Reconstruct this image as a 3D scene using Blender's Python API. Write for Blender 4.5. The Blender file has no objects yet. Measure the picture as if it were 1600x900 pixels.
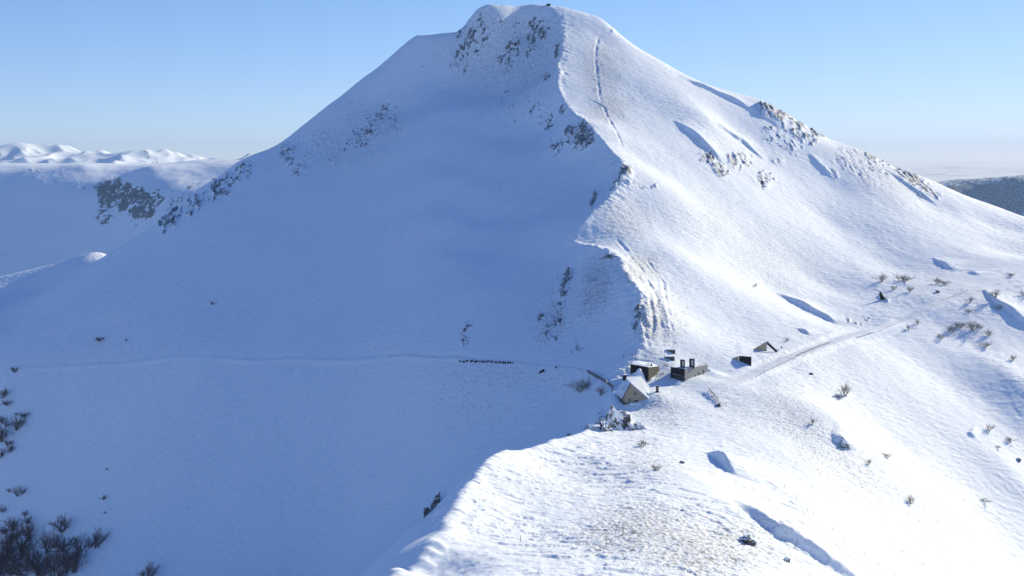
import bpy, bmesh, math, random
import numpy as np
from mathutils import Vector

# ------------------------------------------------------------------ camera, sky, sun, exposure
sc = bpy.context.scene
C = sc.collection
F, U0, V0 = 1716.0, 800.0, 250.0            # focal length and principal point in px of a 1600 px wide picture
cam = bpy.data.cameras.new('camera'); camo = bpy.data.objects.new('camera', cam); C.objects.link(camo)
cam.sensor_width = 36; cam.lens = 36*F/1600; cam.shift_y = -(450-V0)/1600
cam.clip_start = 0.5; cam.clip_end = 400000
camo.location = (0, 0, 0); camo.rotation_euler = (math.radians(90), 0, 0)
sc.camera = camo
SUN_AZ, SUN_EL = 48.0, 20.5                 # degrees to the right of the view direction, above the horizon
w = bpy.data.worlds.new('World'); sc.world = w; w.use_nodes = True
nt = w.node_tree; nt.nodes.clear()
sky = nt.nodes.new('ShaderNodeTexSky'); sky.sky_type = 'NISHITA'; sky.sun_disc = False
sky.sun_elevation = math.radians(SUN_EL); sky.sun_rotation = math.radians(SUN_AZ)
sky.altitude = 3000; sky.air_density = 1.0; sky.dust_density = 0.3; sky.ozone_density = 2.2
bg = nt.nodes.new('ShaderNodeBackground'); bg.inputs[1].default_value = 0.128
ow = nt.nodes.new('ShaderNodeOutputWorld')
wb = nt.nodes.new('ShaderNodeMixRGB'); wb.blend_type = 'MULTIPLY'; wb.inputs[0].default_value = 1; wb.inputs[2].default_value = (0.71, 0.925, 1.47, 1)
vm = nt.nodes.new('ShaderNodeVectorMath'); vm.operation = 'MULTIPLY_ADD'; vm.inputs[1].default_value = (0.055, 0.09, 0.14); vm.inputs[2].default_value = (1, 1, 1)
vd = nt.nodes.new('ShaderNodeVectorMath'); vd.operation = 'DIVIDE'
nt.links.new(sky.outputs[0], vm.inputs[0]); nt.links.new(sky.outputs[0], vd.inputs[0]); nt.links.new(vm.outputs[0], vd.inputs[1])
nt.links.new(vd.outputs[0], wb.inputs[1]); nt.links.new(wb.outputs[0], bg.inputs[0]); nt.links.new(bg.outputs[0], ow.inputs[0])
sl = bpy.data.lights.new('sun', 'SUN'); sl.energy = 4.0; sl.angle = math.radians(0.5); sl.color = (1, 0.90, 0.66)
so = bpy.data.objects.new('sun', sl); C.objects.link(so)
SV = Vector((math.sin(math.radians(SUN_AZ))*math.cos(math.radians(SUN_EL)), math.cos(math.radians(SUN_AZ))*math.cos(math.radians(SUN_EL)), math.sin(math.radians(SUN_EL))))
so.rotation_euler = SV.to_track_quat('Z', 'Y').to_euler()
sc.view_settings.view_transform = 'Standard'; sc.view_settings.look = 'None'
sc.view_settings.exposure = 0.56; sc.view_settings.gamma = 1.0; sc.view_settings.use_curve_mapping = False
sc.render.engine = 'CYCLES'
sc.cycles.max_bounces = 6; sc.cycles.diffuse_bounces = 4; sc.cycles.use_denoising = True

# ------------------------------------------------------------------ noise
def pn(x, y, seed=0):
    xi = np.floor(x).astype(np.int64); yi = np.floor(y).astype(np.int64)
    fx = (x-xi).astype(np.float32); fy = (y-yi).astype(np.float32)
    def g(ix, iy, dx, dy):
        h = (ix*374761393 + iy*668265263 + seed*974634777) & 0xffffffff
        h = ((h ^ (h >> 13))*1274126177) & 0xffffffff
        h = (h ^ (h >> 16)) & 1023
        return GX[h]*dx + GY[h]*dy
    ux = fx*fx*fx*(fx*(fx*6-15)+10); uy = fy*fy*fy*(fy*(fy*6-15)+10)
    a = g(xi, yi, fx, fy); b = g(xi+1, yi, fx-1, fy); c = g(xi, yi+1, fx, fy-1); d = g(xi+1, yi+1, fx-1, fy-1)
    return (a+(b-a)*ux + ((c+(d-c)*ux)-(a+(b-a)*ux))*uy)*1.5
_a = np.random.RandomState(5).rand(1024)*2*math.pi
GX = np.cos(_a).astype(np.float32); GY = np.sin(_a).astype(np.float32)
def fbm(x, y, oct=4, seed=0, gain=0.5):
    s = 0; a = 1.0
    for k in range(oct):
        s = s + a*pn(x*2**k+k*17.3, y*2**k-k*9.1, seed+k); a *= gain
    return s
def ridged(x, y, oct=3, seed=0):
    s = 0; a = 1.0
    for k in range(oct):
        s = s + a*(1-2*np.abs(pn(x*2**k, y*2**k, seed+k))); a *= 0.5
    return s
def sstep(a, b, x):
    t = np.clip((x-a)/(b-a), 0, 1); return t*t*(3-2*t)

# ------------------------------------------------------------------ land: control points (u, v in the photo, distance)
def W(u, v, Y): return ((u-U0)/F*Y, Y, -(v-V0)/F*Y)
RIDGE = [(570,960,140),(612,897,168),(692,835,195),(716,785,213),(760,716,245),(800,700,262),(860,688,285),(935,664,322),(958,656,336),
         (966,641,357),(957,618,373),(955,602,388),(990,566,402),(1003,540,412),(1006,500,428),(995,450,450),(968,405,479),(930,386,500),(898,377,515),
         (905,352,526),(928,328,540),(958,300,560),(972,280,575),(965,245,600),(930,205,632),(892,175,665),(876,150,690),(872,100,737),
         (877,50,786),(866,10,828)]
SKYL = [(830,7,831),(790,8,834),(765,11,836),(740,18,836),(724,44,838),(700,49,836),(655,53,832),(625,78,828),(570,122,820),(520,160,812),(470,200,804),(430,229,796),
        (400,243,790),(370,256,782),(335,283,768),(300,302,755),(270,330,742),(238,353,728),(228,370,712),(150,397,690),(60,424,668),
        (0,441,650),(-100,468,630),(-300,520,600),(-600,600,580)]
SKYR = [(900,17,830),(940,30,828),(962,48,826),(985,66,824),(1040,100,820),(1080,122,816),(1130,140,813),(1190,156,810),(1240,185,806),
        (1290,216,800),(1340,233,805),(1400,262,815),(1450,281,820),(1500,304,820),(1550,322,818),(1600,341,812),(1700,372,800),(1900,430,780),(2300,520,690)]
LEFT = [(960,592,391),(900,578,411),(810,567,428),(720,562,440),(600,558,462),(450,556,482),(300,562,495),(150,568,513),(0,575,533),(-200,585,553),
        (0,897,444),(300,897,409),(500,897,392),(600,800,401),(0,750,481),(300,720,450),(700,700,407),(800,650,404),(850,665,388),(900,635,392),(935,645,368),
        (940,625,378),(-250,900,470),(-250,720,520),(668,808,211),(648,850,192),(590,950,150),(-200,640,545),(960,530,424),(900,540,430),
        (800,150,732),(800,220,665),(800,100,766),(750,100,772),(700,130,755),(850,300,592),(850,400,515),(850,480,466),(935,480,448),(880,440,486),(940,430,470),
        (850,120,748),(860,200,672),(900,250,620),(930,290,584),(820,50,800),(760,40,815),(750,400,528),(750,340,568),(755,280,608),(750,220,652),(760,170,700),(0,480,655),(60,455,690),(0,520,600)]
for u_, vs_ in ((150,(510,460)),(300,(520,470,420,370,335)),(400,(510,460,400,340,290)),(500,(510,460,400,340,280,220)),(600,(510,460,400,340,280,220,170)),(700,(510,460,400,340,280,220,175)),(760,(510,460))):
    yr_ = float(np.interp(u_, [150,300,450,600,720,810], [513,495,482,462,440,428])); zr_ = float(np.interp(u_, [150,300,450,600,720,810], [-95,-90,-86,-83,-80,-79]))
    for v_ in vs_: LEFT.append((u_, v_, (0.455*yr_-zr_)/(0.455-(V0-v_)/F)))
LEFTW = [(-120,250,-150),(-60,300,-128),(-200,300,-182),(-150,150,-150),(-60,150,-100),(-80,60,-80),(-300,300,-215),(-300,100,-190),(-40,330,-124),(-10,345,-104),
         (14,348,-93),(-35,240,-96),(-45,200,-96),(-20,290,-93),(-20,60,-34),(-400,400,-220),(-500,250,-260)]
RIGHT = [(1005,630,362),(985,641,360),(1018,618,366),(1040,572,400),(1045,600,386),(1075,604,384),(1112,586,404),(1020,600,384),(750,897,174),(900,897,180),(1000,850,204),(820,820,215),(900,790,230),(1000,760,251),(850,730,262),(950,702,292),(1000,680,315),(1040,650,343),
         (1060,622,368),(1030,600,384),(1090,592,392),(1130,603,386),(1125,655,346),(1100,750,268),(1100,850,214),(1200,897,206),(1200,800,268),(1250,850,250),
         (1300,897,242),(1250,720,328),(1300,650,376),(1400,897,272),(1400,800,332),(1400,700,396),(1400,600,448),(1500,900,312),(1500,800,366),(1500,700,420),
         (1500,600,472),(1500,530,516),(1600,530,525),(1600,900,358),(1600,750,415),(1600,600,477),(1750,900,405),(1750,700,465),(1750,550,530),(1180,580,412),(1240,555,440),(1320,525,484),
         (1410,500,524),(1480,470,552),(1530,454,572),(1600,440,592),(1700,425,620),(1900,420,650),
         (940,60,800),(1000,150,724),(950,120,738),(940,200,640),(1000,250,622),(1100,250,668),(1200,250,725),(1300,290,732),(1100,180,728),(1150,210,738),
         (1100,350,578),(1200,350,630),(1300,350,678),(1400,350,700),(1500,375,695),(1500,338,756),(1450,318,762),(1550,350,760),(1600,366,745),(1600,400,680),(1400,300,755),(1100,450,495),(1200,450,545),(1300,450,580),(1400,420,630),(1100,530,432),
         (1190,540,446),(1290,500,516),(1060,540,420),(1050,480,456),(1060,400,514),(1000,330,556),(1050,300,588),(1020,270,604),(960,370,520),(1020,440,478),(2000,700,540),(1900,900,450)]
RIGHTW = [(0,1,-2.4),(3,20,-16),(15,60,-32),(20,120,-52),(60,60,-60),(60,120,-78),(90,30,-80),(150,100,-115),(300,200,-190),(-6,90,-40),(0,150,-61)]
LEFTW += [(-10,1,-5),(-40,10,-30)]
def nearer(lst, vmax=545):
    return [(u, v, Y if v > vmax else Y-(Y-(500 if u < 500 else 470))*0.30*min(max((870-u)/420, 0), 1)) for (u, v, Y) in lst]
SKYL = nearer(SKYL[:17], 2000)+[(228,371,700),(150,397,735),(60,424,755),(0,441,760),(-100,468,750),(-300,520,720),(-600,600,680)]
def behind(lst):
    o = []
    for (u, v, Y) in lst:
        x, y, z = W(u, v, Y)
        o.append((x*1.10, y*1.10, z-48)); o.append((x*1.28, y*1.28, z-150)); o.append((x*1.6, y*1.6, z-260))
    return o
ridge = np.array([(-6, 0.5, -2.2), (-12, 60, -33)] + [W(*p) for p in RIDGE], float)
top = W(866, 10, 828)
ridgeL = [tuple(r) for r in ridge]
Lp = np.array(ridgeL+[W(*p) for p in SKYL+LEFT]+LEFTW+behind(SKYL[::2]+[(866,10,828)]), float)
Rp = np.array(ridgeL+[W(*p) for p in SKYR+RIGHT]+RIGHTW+behind(SKYR[::2]+[(866,10,828)]), float)

NC = 1300
T = np.linspace(-0.66, 0.66, NC)
Yr = np.concatenate([np.linspace(1, 150, 60, endpoint=False), np.arange(150, 300, 0.33), np.arange(300, 500, 0.42), np.arange(500, 850, 0.6), np.linspace(850, 1400, 70)])
NR = len(Yr)
TT, YY = np.meshgrid(T, Yr); XX = TT*YY
def rbf(P, c=9.0):
    xs = P[:, 0]; ys = P[:, 1]; zs = P[:, 2]; n = len(P); s = 200.0
    K = -np.sqrt(((xs[:, None]-xs)**2 + (ys[:, None]-ys)**2) + c*c)/s
    K += np.eye(n)*0.002
    Q = np.c_[np.ones(n), xs/s, ys/s]
    A = np.block([[K, Q], [Q.T, np.zeros((3, 3))]])
    w_ = np.linalg.solve(A, np.r_[zs, 0, 0, 0])
    def ev(X, Y):
        sh = X.shape; X = X.ravel().astype(np.float32); Y = Y.ravel().astype(np.float32)
        out = (w_[n] + w_[n+1]*X/s + w_[n+2]*Y/s).astype(np.float32)
        for k in range(n):
            out -= np.float32(w_[k]/s)*np.sqrt((X-np.float32(xs[k]))**2 + (Y-np.float32(ys[k]))**2 + np.float32(c*c))
        return out.reshape(sh)
    return ev
evL, evR = rbf(Lp), rbf(Rp)
ZL, ZR = evL(XX, YY), evR(XX, YY)
xr = np.interp(YY, ridge[:, 1], ridge[:, 0])
beh = YY > 828
xr = np.where(beh, ridge[-1, 0], xr)
d = XX - xr + pn(XX*0.02, YY*0.11, 3)*1.6 + pn(XX*0.05, YY*0.4, 4)*1.0 + pn(XX*0.2, YY*1.1, 5)*0.6
wgt = sstep(-2.5, 2.5, d)
Z = ZL*(1-wgt) + ZR*wgt
VV = V0 - F*Z/YY; UU = U0 + F*TT

def hit_on(Zg, u, v):
    t = (u-U0)/F; c = min(max(int(round((t-T[0])/(T[1]-T[0]))), 0), NC-1)
    vp = V0 - F*Zg[:, c]/Yr
    idx = np.where((vp <= v) & (Yr > 60))[0]
    r = idx[0] if len(idx) else NR-1
    return t*Yr[r], Yr[r], Zg[r, c]
Zbase = Z.copy()
def hit(u, v): return hit_on(Zbase, u, v)

def seg_dist(pts, X, Y):
    """signed distance (positive on the right hand side walking along pts), and position 0..1 along the line"""
    best = np.full(X.shape, 1e9, np.float32); sg = np.zeros(X.shape, np.float32); par = np.zeros(X.shape, np.float32)
    L = [0]
    for a, b in zip(pts[:-1], pts[1:]): L.append(L[-1]+math.hypot(b[0]-a[0], b[1]-a[1]))
    for i, (a, b) in enumerate(zip(pts[:-1], pts[1:])):
        dx, dy = b[0]-a[0], b[1]-a[1]; l2 = dx*dx+dy*dy+1e-9
        t = np.clip(((X-a[0])*dx+(Y-a[1])*dy)/l2, 0, 1)
        ex, ey = X-(a[0]+t*dx), Y-(a[1]+t*dy); dd = np.sqrt(ex*ex+ey*ey)
        m = dd < best
        best = np.where(m, dd, best); sg = np.where(m, np.sign((Y-a[1])*dx*-1+(X-a[0])*dy), sg); par = np.where(m, (L[i]+t*math.sqrt(l2))/L[-1], par)
    return best*sg, par
def window(pts, m):
    xs = [p[0] for p in pts]; ys = [p[1] for p in pts]
    r0, r1 = np.searchsorted(Yr, [min(ys)-m, max(ys)+m]); y0 = max(Yr[max(r0-1, 0)], 10)
    ts = [(min(xs)-m)/y0, (min(xs)-m)/(max(ys)+m), (max(xs)+m)/y0, (max(xs)+m)/(max(ys)+m)]
    c0, c1 = np.searchsorted(T, [min(ts), max(ts)])
    return slice(max(r0, 0), min(r1+1, NR)), slice(max(c0-1, 0), min(c1+1, NC))
def drift(uv, h, w1, w2, wob=1.0, back=False):
    """wind lip: rises gently from one side, falls steeply on the side away from the sun (photo left)"""
    pts = [hit(*p)[:2] for p in uv]
    if back: pts = pts[::-1]
    s = window(pts, 3*w1+4*w2); X, Y = XX[s], YY[s]
    X = X + wob*pn(X*0.13, Y*0.13, 51); Y = Y + wob*pn(X*0.13, Y*0.13, 52)
    dd, par = seg_dist(pts, X, Y); dd = -dd
    prof = np.where(dd > 0, np.exp(-(dd/w1)**1.3), 1-sstep(0, w2, -dd))
    tap = np.clip(4*par*(1-par), 0, 1)**1.15
    Z[s] += (h*prof*tap*(1+.25*pn(X*.07, Y*.07, 56))).astype(np.float32)
def groove(uv, depth, wd, lip=0.3, tap=True):
    pts = [hit(*p)[:2] for p in uv]
    s = window(pts, 5*wd); dd, par = seg_dist(pts, XX[s], YY[s])
    tp = (np.clip(6*par*(1-par), 0, 1) if tap else 1)*np.clip(.75+1.2*pn(XX[s]*.12, YY[s]*.12, 53)+.5*pn(XX[s]*.5, YY[s]*.5, 54), .1, 1.6); dd = dd+.8*pn(XX[s]*.1, YY[s]*.1, 55)
    Z[s] += (-depth*np.exp(-(dd/wd)**4) + depth*lip*np.exp(-((np.abs(dd)-1.7*wd)/(0.6*wd))**2))*tp
def mound(u, v, h, rx, ry, ang=0):
    x0, y0, _ = hit(u, v); s = window([(x0, y0)], 3*max(rx, ry)); X, Y = XX[s]-x0, YY[s]-y0
    c_, s_ = math.cos(math.radians(ang)), math.sin(math.radians(ang))
    a = (X*c_+Y*s_)/rx; b = (-X*s_+Y*c_)/ry
    Z[s] += h*np.exp(-(a*a+b*b))
def bench(uv, hw, fall, tp=12):
    pts3 = [hit(*p) for p in uv]; pts = [p[:2] for p in pts3]
    L = [0]
    for a, b in zip(pts[:-1], pts[1:]): L.append(L[-1]+math.hypot(b[0]-a[0], b[1]-a[1]))
    s = window(pts, hw+3*fall); dd, par = seg_dist(pts, XX[s], YY[s])
    zt = np.interp(par*L[-1], L, [p[2] for p in pts3]); a = np.abs(dd)
    k = (1-sstep(hw, hw+fall, a))*np.clip(tp*par*(1-par), 0, 1)
    Z[s] = Z[s]*(1-k)+zt*k
    return pts3

ROAD_R = [(1120,606),(1180,582),(1240,556),(1320,527),(1410,500),(1480,470),(1530,454),(1600,440),(1700,426)]
ROAD_L = [(-60,578),(0,575),(150,568),(300,562),(450,557),(600,559),(720,562),(810,567),(900,578),(955,592)]
bench(ROAD_R, 2.2, 3.0); bench(ROAD_L, 0.5, 1.8, 1.6)
# wind lips and hollows whose shade the photo shows
drift([(1052,188),(1085,212),(1112,238),(1135,262)], 3.2, 12, 3)
drift([(1120,196),(1160,222),(1195,250)], 2.4, 10, 3)
drift([(1062,120),(1110,140),(1150,158),(1190,180)], 2.6, 8, 4)
drift([(1188,160),(1192,176),(1195,188)], 4.2, 14, 3)
drift([(1262,236),(1285,262),(1305,280)], 1.6, 8, 3)
drift([(1380,262),(1410,282),(1450,310),(1470,322)], 2.0, 9, 4)
drift([(1210,458),(1250,478),(1285,494),(1318,508)], 2.6, 9, 3)
drift([(1244,512),(1265,524)], 1.2, 6, 2)
drift([(1458,402),(1478,414),(1492,424)], 1.8, 7, 2.5)
drift([(1512,424),(1530,430)], 1.2, 6, 2)
drift([(1535,452),(1560,474),(1600,502),(1640,525)], 2.6, 8, 2.5)
drift([(1108,708),(1128,722),(1142,736),(1156,748)], 3.0, 9, 2.4, 0.6)
drift([(1155,785),(1185,812),(1215,835),(1240,850),(1275,872),(1330,905),(1380,935)], 3.4, 12, 3.2, 0.7)
drift([(1302,684),(1318,694),(1332,706)], 2.2, 6, 2)
drift([(1510,674),(1525,684)], 1.3, 6, 2)
mound(1001,592,3.2,3.2,3.0); mound(1112,588,1.6,5,4); mound(975,640,-2.4,4,3); mound(960,664,2.2,3.5,3.0); mound(985,668,1.0,5,3)
drift([(925,724),(945,722),(962,728)], 0.5, 4, 1.5)
drift([(1100,612),(1112,620),(1122,632)], 0.5, 4, 2)
drift([(1030,436),(1038,480),(1048,520),(1054,545)], 0.8, 4, 2)
# cornice scallops on the near spur's edge
mound(660,872,-3.5,9,7); mound(735,770,1.0,9,6); mound(640,905,1.2,7,5)
# the ridge footpath
groove([(1038,546),(1032,500),(1022,455),(1000,418),(975,388),(955,362)], 0.5, 0.9)
groove([(1012,546),(1006,505),(1000,480)], 0.5, 0.8)
groove([(1052,546),(1046,490),(1036,440),(1006,400)], 0.5, 0.8)
groove([(1022,546),(1020,500),(1014,460),(992,420)], 0.5, 0.7)
groove([(905,152),(918,155),(930,160),(944,168),(950,185),(962,205),(975,235)], 0.5, 0.9)
groove([(940,168),(935,140),(932,110),(930,85),(934,60),(942,45)], 0.5, 0.9)
groove([(760,155),(775,168),(790,180),(803,195)], -0.5, 1.0)
groove([(655,150),(680,138),(700,132)], -0.4, 1.0)

# rock: where it breaks through (photo ellipses), baked onto the land as a field 0..1
ROCKS = [(738,62,34,46,-20,.95),(760,35,22,18,0,.6),(815,62,30,44,25,.95),(790,95,40,30,10,.5),(835,45,16,14,0,.9),(858,192,7,18,20,1.0),(911,216,16,24,25,1.15),(895,200,12,12,0,.8),
         (870,226,5,18,40,.95),(833,172,5,18,40,.9),(851,125,6,14,25,.95),(980,270,10,9,0,1.25),(972,268,5,14,0,1.1),(925,313,4,16,35,1.15),(990,290,12,6,0,.55),
         (597,176,10,22,35,.95),(578,205,22,16,30,.75),(560,215,18,20,30,.8),(450,238,14,20,30,.85),(462,265,10,14,30,.8),(500,218,16,18,30,.65),(525,245,10,22,30,.65),(620,200,14,16,30,.65),(480,240,16,16,0,.6),
         (785,290,6,5,0,.8),(727,534,6,14,25,1.05),(731,508,6,10,30,.85),(855,508,7,10,30,.9),(862,530,5,8,20,.9),(884,438,7,18,30,1.1),(880,460,6,10,30,1.1),(870,480,9,24,30,.75),(920,445,16,34,25,.5),(904,549,10,9,20,.85),(852,515,8,10,20,.9),
         (1202,170,16,15,0,1.15),(1222,180,16,12,10,1.05),(1247,196,14,9,30,1.0),(1272,205,14,8,30,1.1),(1285,211,10,6,30,1.05),(1247,212,16,8,35,.85),(1236,228,10,8,0,.9),(1215,205,18,10,30,.7),
         (1107,247,12,8,35,1.05),(1122,266,14,7,40,1.0),(1146,254,8,14,0,1.0),(1160,245,16,10,0,.8),(1193,280,14,14,30,.85),(1215,252,10,8,30,.75),
         (1362,242,16,7,30,1.05),(1320,255,24,14,30,.7),(1350,275,34,14,30,.6),(1425,276,24,10,33,1.0),(1450,297,22,9,35,.95),(1410,268,18,8,30,.85),(1300,270,14,6,40,.8),
         (1379,466,4,12,-35,1.3),(668,802,5,10,30,1.5),(681,784,5,11,20,1.5),(1316,694,8,10,-30,.9),(1168,842,12,8,-30,.9),(962,46,8,8,0,.7),(1545,470,12,8,0,.5),(1120,262,10,8,0,.8),
         (945,655,16,8,30,1.0),(975,650,9,14,-35,1.1),(958,668,8,6,0,.8)]
TUFTS = [(1000,830,110,50,0,.9),(960,780,120,60,0,.35),(1100,860,120,50,0,.9),(1010,720,70,40,30,.5),(1240,650,90,40,35,.7),(1300,720,120,50,35,.6),(1150,640,60,50,35,.5),(1040,500,40,60,0,.7),(1100,340,90,60,20,.5),
         (1200,400,110,60,20,.55),(1240,560,60,20,0,.6),(940,110,40,60,0,.8),(1020,500,30,50,0,1.0),(1000,420,40,30,0,.9),(980,340,50,40,0,.7),(950,170,40,30,0,.8),(1450,770,140,60,35,.4),(1500,460,80,40,0,.45),(1380,270,100,40,30,.6),(1150,240,80,40,30,.4),(1020,560,40,20,0,.6),(800,590,110,30,0,.3),(880,480,50,70,0,.45),
         (790,80,120,90,0,.7),(560,210,120,60,-30,.5),(1300,560,120,60,30,.4),(900,860,120,40,0,.3),(1040,640,60,40,0,.6),(780,700,60,40,0,.2),(930,450,30,55,15,.85),(865,500,28,45,20,.7),(780,592,120,22,0,.4),(750,640,120,40,0,.25),(900,330,40,60,0,.3),(1000,620,20,10,0,.3),(1100,300,200,120,30,.25),(1350,620,250,80,30,.3),(880,760,150,50,0,.35),(1080,560,60,14,0,.4),(720,250,160,60,0,.15),(980,230,40,80,-20,.4)]
def field(lst, ymin=0, ymax=1e9, soft=1.0):
    f = np.zeros(Z.shape, np.float32)
    for (u, v, ru, rv, ang, s) in lst:
        m = 2.2*max(ru, rv)
        c0, c1 = np.searchsorted(T, [(u-m-U0)/F, (u+m-U0)/F])
        sl_ = (slice(None), slice(c0, c1))
        du, dv = UU[sl_]-u, VV[sl_]-v
        a = math.radians(ang); p = (du*math.cos(a)+dv*math.sin(a))/ru; q = (-du*math.sin(a)+dv*math.cos(a))/rv
        f[sl_] = np.maximum(f[sl_], s*np.exp(-((p*p+q*q)**1.6)*0.8*soft))
    return f
def streaks(regs, seed=2):
    rs = np.random.RandomState(seed); o = []
    for (u, v, ru, rv, ang, n, L, s_) in regs:
        for _ in range(n):
            a = rs.uniform(0, 6.283); q = math.sqrt(rs.uniform(0, 1)); du, dv = ru*q*math.cos(a), rv*q*math.sin(a); t = math.radians(ang)
            k = rs.uniform(.5, 1.4)
            o.append((u+du*math.cos(t)-dv*math.sin(t), v+du*math.sin(t)+dv*math.cos(t), max(1.6, L*.26*k), L*k, (28 if u < 1000 else -42)+rs.uniform(-14, 14), s_*rs.uniform(.75, 1.15)))
    return o
ROCKS = [q for q in ROCKS if not (q[2] >= 28 and q[1] < 100 and q[0] < 900)]
ROCKS += streaks([(738,68,26,44,10,34,11,1.15),(822,62,26,34,30,32,10,1.1),(795,98,20,24,20,16,9,1.0),(765,32,22,10,0,7,6,.95),(850,40,9,14,0,6,8,1.0),(720,100,16,26,10,10,8,.9),(905,212,22,20,30,16,10,1.25),(868,228,12,14,30,6,9,1.05),
    (850,185,10,26,0,6,8,1.0),(808,165,30,22,10,12,7,.85),(590,190,34,24,-40,20,8,.95),(545,225,40,20,-30,18,7,.9),(460,250,24,24,0,18,7,1.0),(505,225,22,20,0,10,6,.8),(728,522,7,20,20,8,8,1.0),(860,500,14,36,25,12,9,1.0),(905,450,30,50,20,14,8,.75),
    (262,345,26,12,-42,22,7,1.25),(300,318,24,12,-40,16,6,1.15),(345,292,30,13,-40,34,7,1.2),(378,268,14,14,-30,14,7,1.1),(884,440,5,18,20,5,8,1.15),(925,313,5,10,30,4,9,1.15),(975,272,9,9,0,7,6,1.2),(780,290,8,5,0,3,5,.8),(660,110,10,30,20,4,6,.7),(900,545,16,10,0,6,7,.8),(855,520,20,26,20,14,6,.95),(885,455,10,30,20,10,9,1.1),(1112,252,20,9,40,18,5,1.1),(1128,268,14,8,35,12,5,1.1),(1155,252,18,12,20,22,5,1.05),(1195,280,14,16,20,24,5,1.0),(1208,212,26,12,35,22,5,.95),(1240,232,14,10,20,10,4,.9),(1355,262,55,20,25,44,5,.85),(1430,286,38,13,35,44,5,1.05),(1245,203,34,10,30,20,6,1.1),(1203,172,14,12,0,12,6,1.15),(1375,245,18,6,25,10,5,1.0),(1000,288,24,8,10,8,4,.9),(1345,500,20,8,0,5,4,.9)])
ROCKS = [(a_, b_, c_*1.15, d_*1.1, e_, f_) if c_ > 9 else (a_, b_, c_, d_, e_, f_) for (a_, b_, c_, d_, e_, f_) in ROCKS]
UU = UU + 5*pn(UU*0.06, VV*0.06, 71) + 3*pn(UU*0.2, VV*0.2, 72); VV = VV + 5*pn(UU*0.06, VV*0.06, 73) + 3*pn(UU*0.2, VV*0.2, 74)
rock = field(ROCKS); tuft = field(TUFTS)
cb_ = np.exp(-((d+1)/7.0)**2)*sstep(360, 420, YY)*sstep(822, 800, YY)
Z += (cb_*0.8*ridged(XX*0.13, YY*0.20, 4, 65)*sstep(-.3, .4, pn(XX*.02, YY*.02, 66)+.1)).astype(np.float32)
rock = np.maximum(rock, (np.exp(-((d+2.2)/2.6)**2)*sstep(.05, .4, pn(XX*.03, YY*.045, 67))*1.05*sstep(395, 420, YY)*sstep(822, 805, YY)).astype(np.float32))
# gullies and wind ripples of the shaded face, running down the fall line
ga, gb = XX*0.80-YY*0.60, XX*0.60+YY*0.80
shd = 1-sstep(-6, 2, d)
Z += (shd*(0.7*fbm(ga*0.030+.3*pn(XX*.01, YY*.01, 69), gb*0.007, 3, 68) + 0.24*ridged(ga*0.09, gb*0.025, 3, 70)*sstep(-.1, .4, pn(XX*.012, YY*.012, 71)+.15) + 0.16*pn(ga*.25, gb*.9, 72) + 0.12*pn(XX*.5, YY*.5, 73)*sstep(-.1, .3, pn(XX*.02, YY*.02, 74)))*sstep(330, 400, YY)).astype(np.float32)
rock[Yr > 845] *= 0.0
# rock relief: broken ribs that follow the fall line
rr = ridged(XX*0.14, Z*0.12, 2, 21) + 0.6*pn(XX*0.5, Z*0.35, 25)
amp = 1.3 + 0.9*sstep(400, 700, YY)
Z += (sstep(0.35, 0.9, rock)*amp*sstep(200, 520, YY)*(1-.3*sstep(5, 40, d))*(rr-0.3)*(0.55+0.5*sstep(1.0, 1.15, rock))).astype(np.float32)
# wind-worked snow
NX = XX*0.82+YY*0.57; NY = -XX*0.57+YY*0.82
lit = sstep(-3, 3, d)
lit = sstep(-3, 3, d)
Z += (1.3-.6*lit)*fbm(XX*0.013, YY*0.013, 2, 31)*sstep(120, 300, YY)
Z += (0.30-0.08*lit)*fbm(XX*0.06, YY*0.05, 3, 33)
Z += (0.03+0.07*lit*sstep(0, .7, pn(XX*0.012, YY*0.012, 34)+0.3))*fbm(XX*0.35, YY*0.35, 3, 44)
sas = pn(NX*0.16, NY*0.7, 35)+0.6*pn(NX*0.4, NY*1.6, 36)
Z += 0.10*(0.35+0.65*lit)*sas*(0.6+0.8*sstep(-.2, .5, pn(XX*0.03, YY*0.03, 37)))
near = sstep(0, 1, tuft)
Z += (near*0.16*pn(XX*0.9, YY*0.9, 38)).astype(np.float32)
spur = sstep(330, 270, YY)*lit
Z += (spur*0.12*np.abs(pn(XX*0.10, YY*0.42, 39))).astype(np.float32)
wx = XX*0.97+YY*0.22; wy = -XX*0.22+YY*0.97
for k_, (fx_, fy_, th_, am_) in enumerate(((.075,.34,.12,.34),(.16,.75,.2,.20),(.3,1.3,.25,.11))):
    q_ = pn(wx*fx_, wy*fy_, 90+k_)+.35*pn(wx*fx_*3, wy*fy_*2.5, 95+k_); mk_ = sstep(-.1, .35, pn(XX*.03, YY*.03, 98+k_)+.15)
    Z += (lit*(0.35+0.65*spur)*mk_*am_*sstep(th_, th_+.10, q_)*(1-sstep(th_+.1, th_+.8, q_)*.9)).astype(np.float32)

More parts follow.
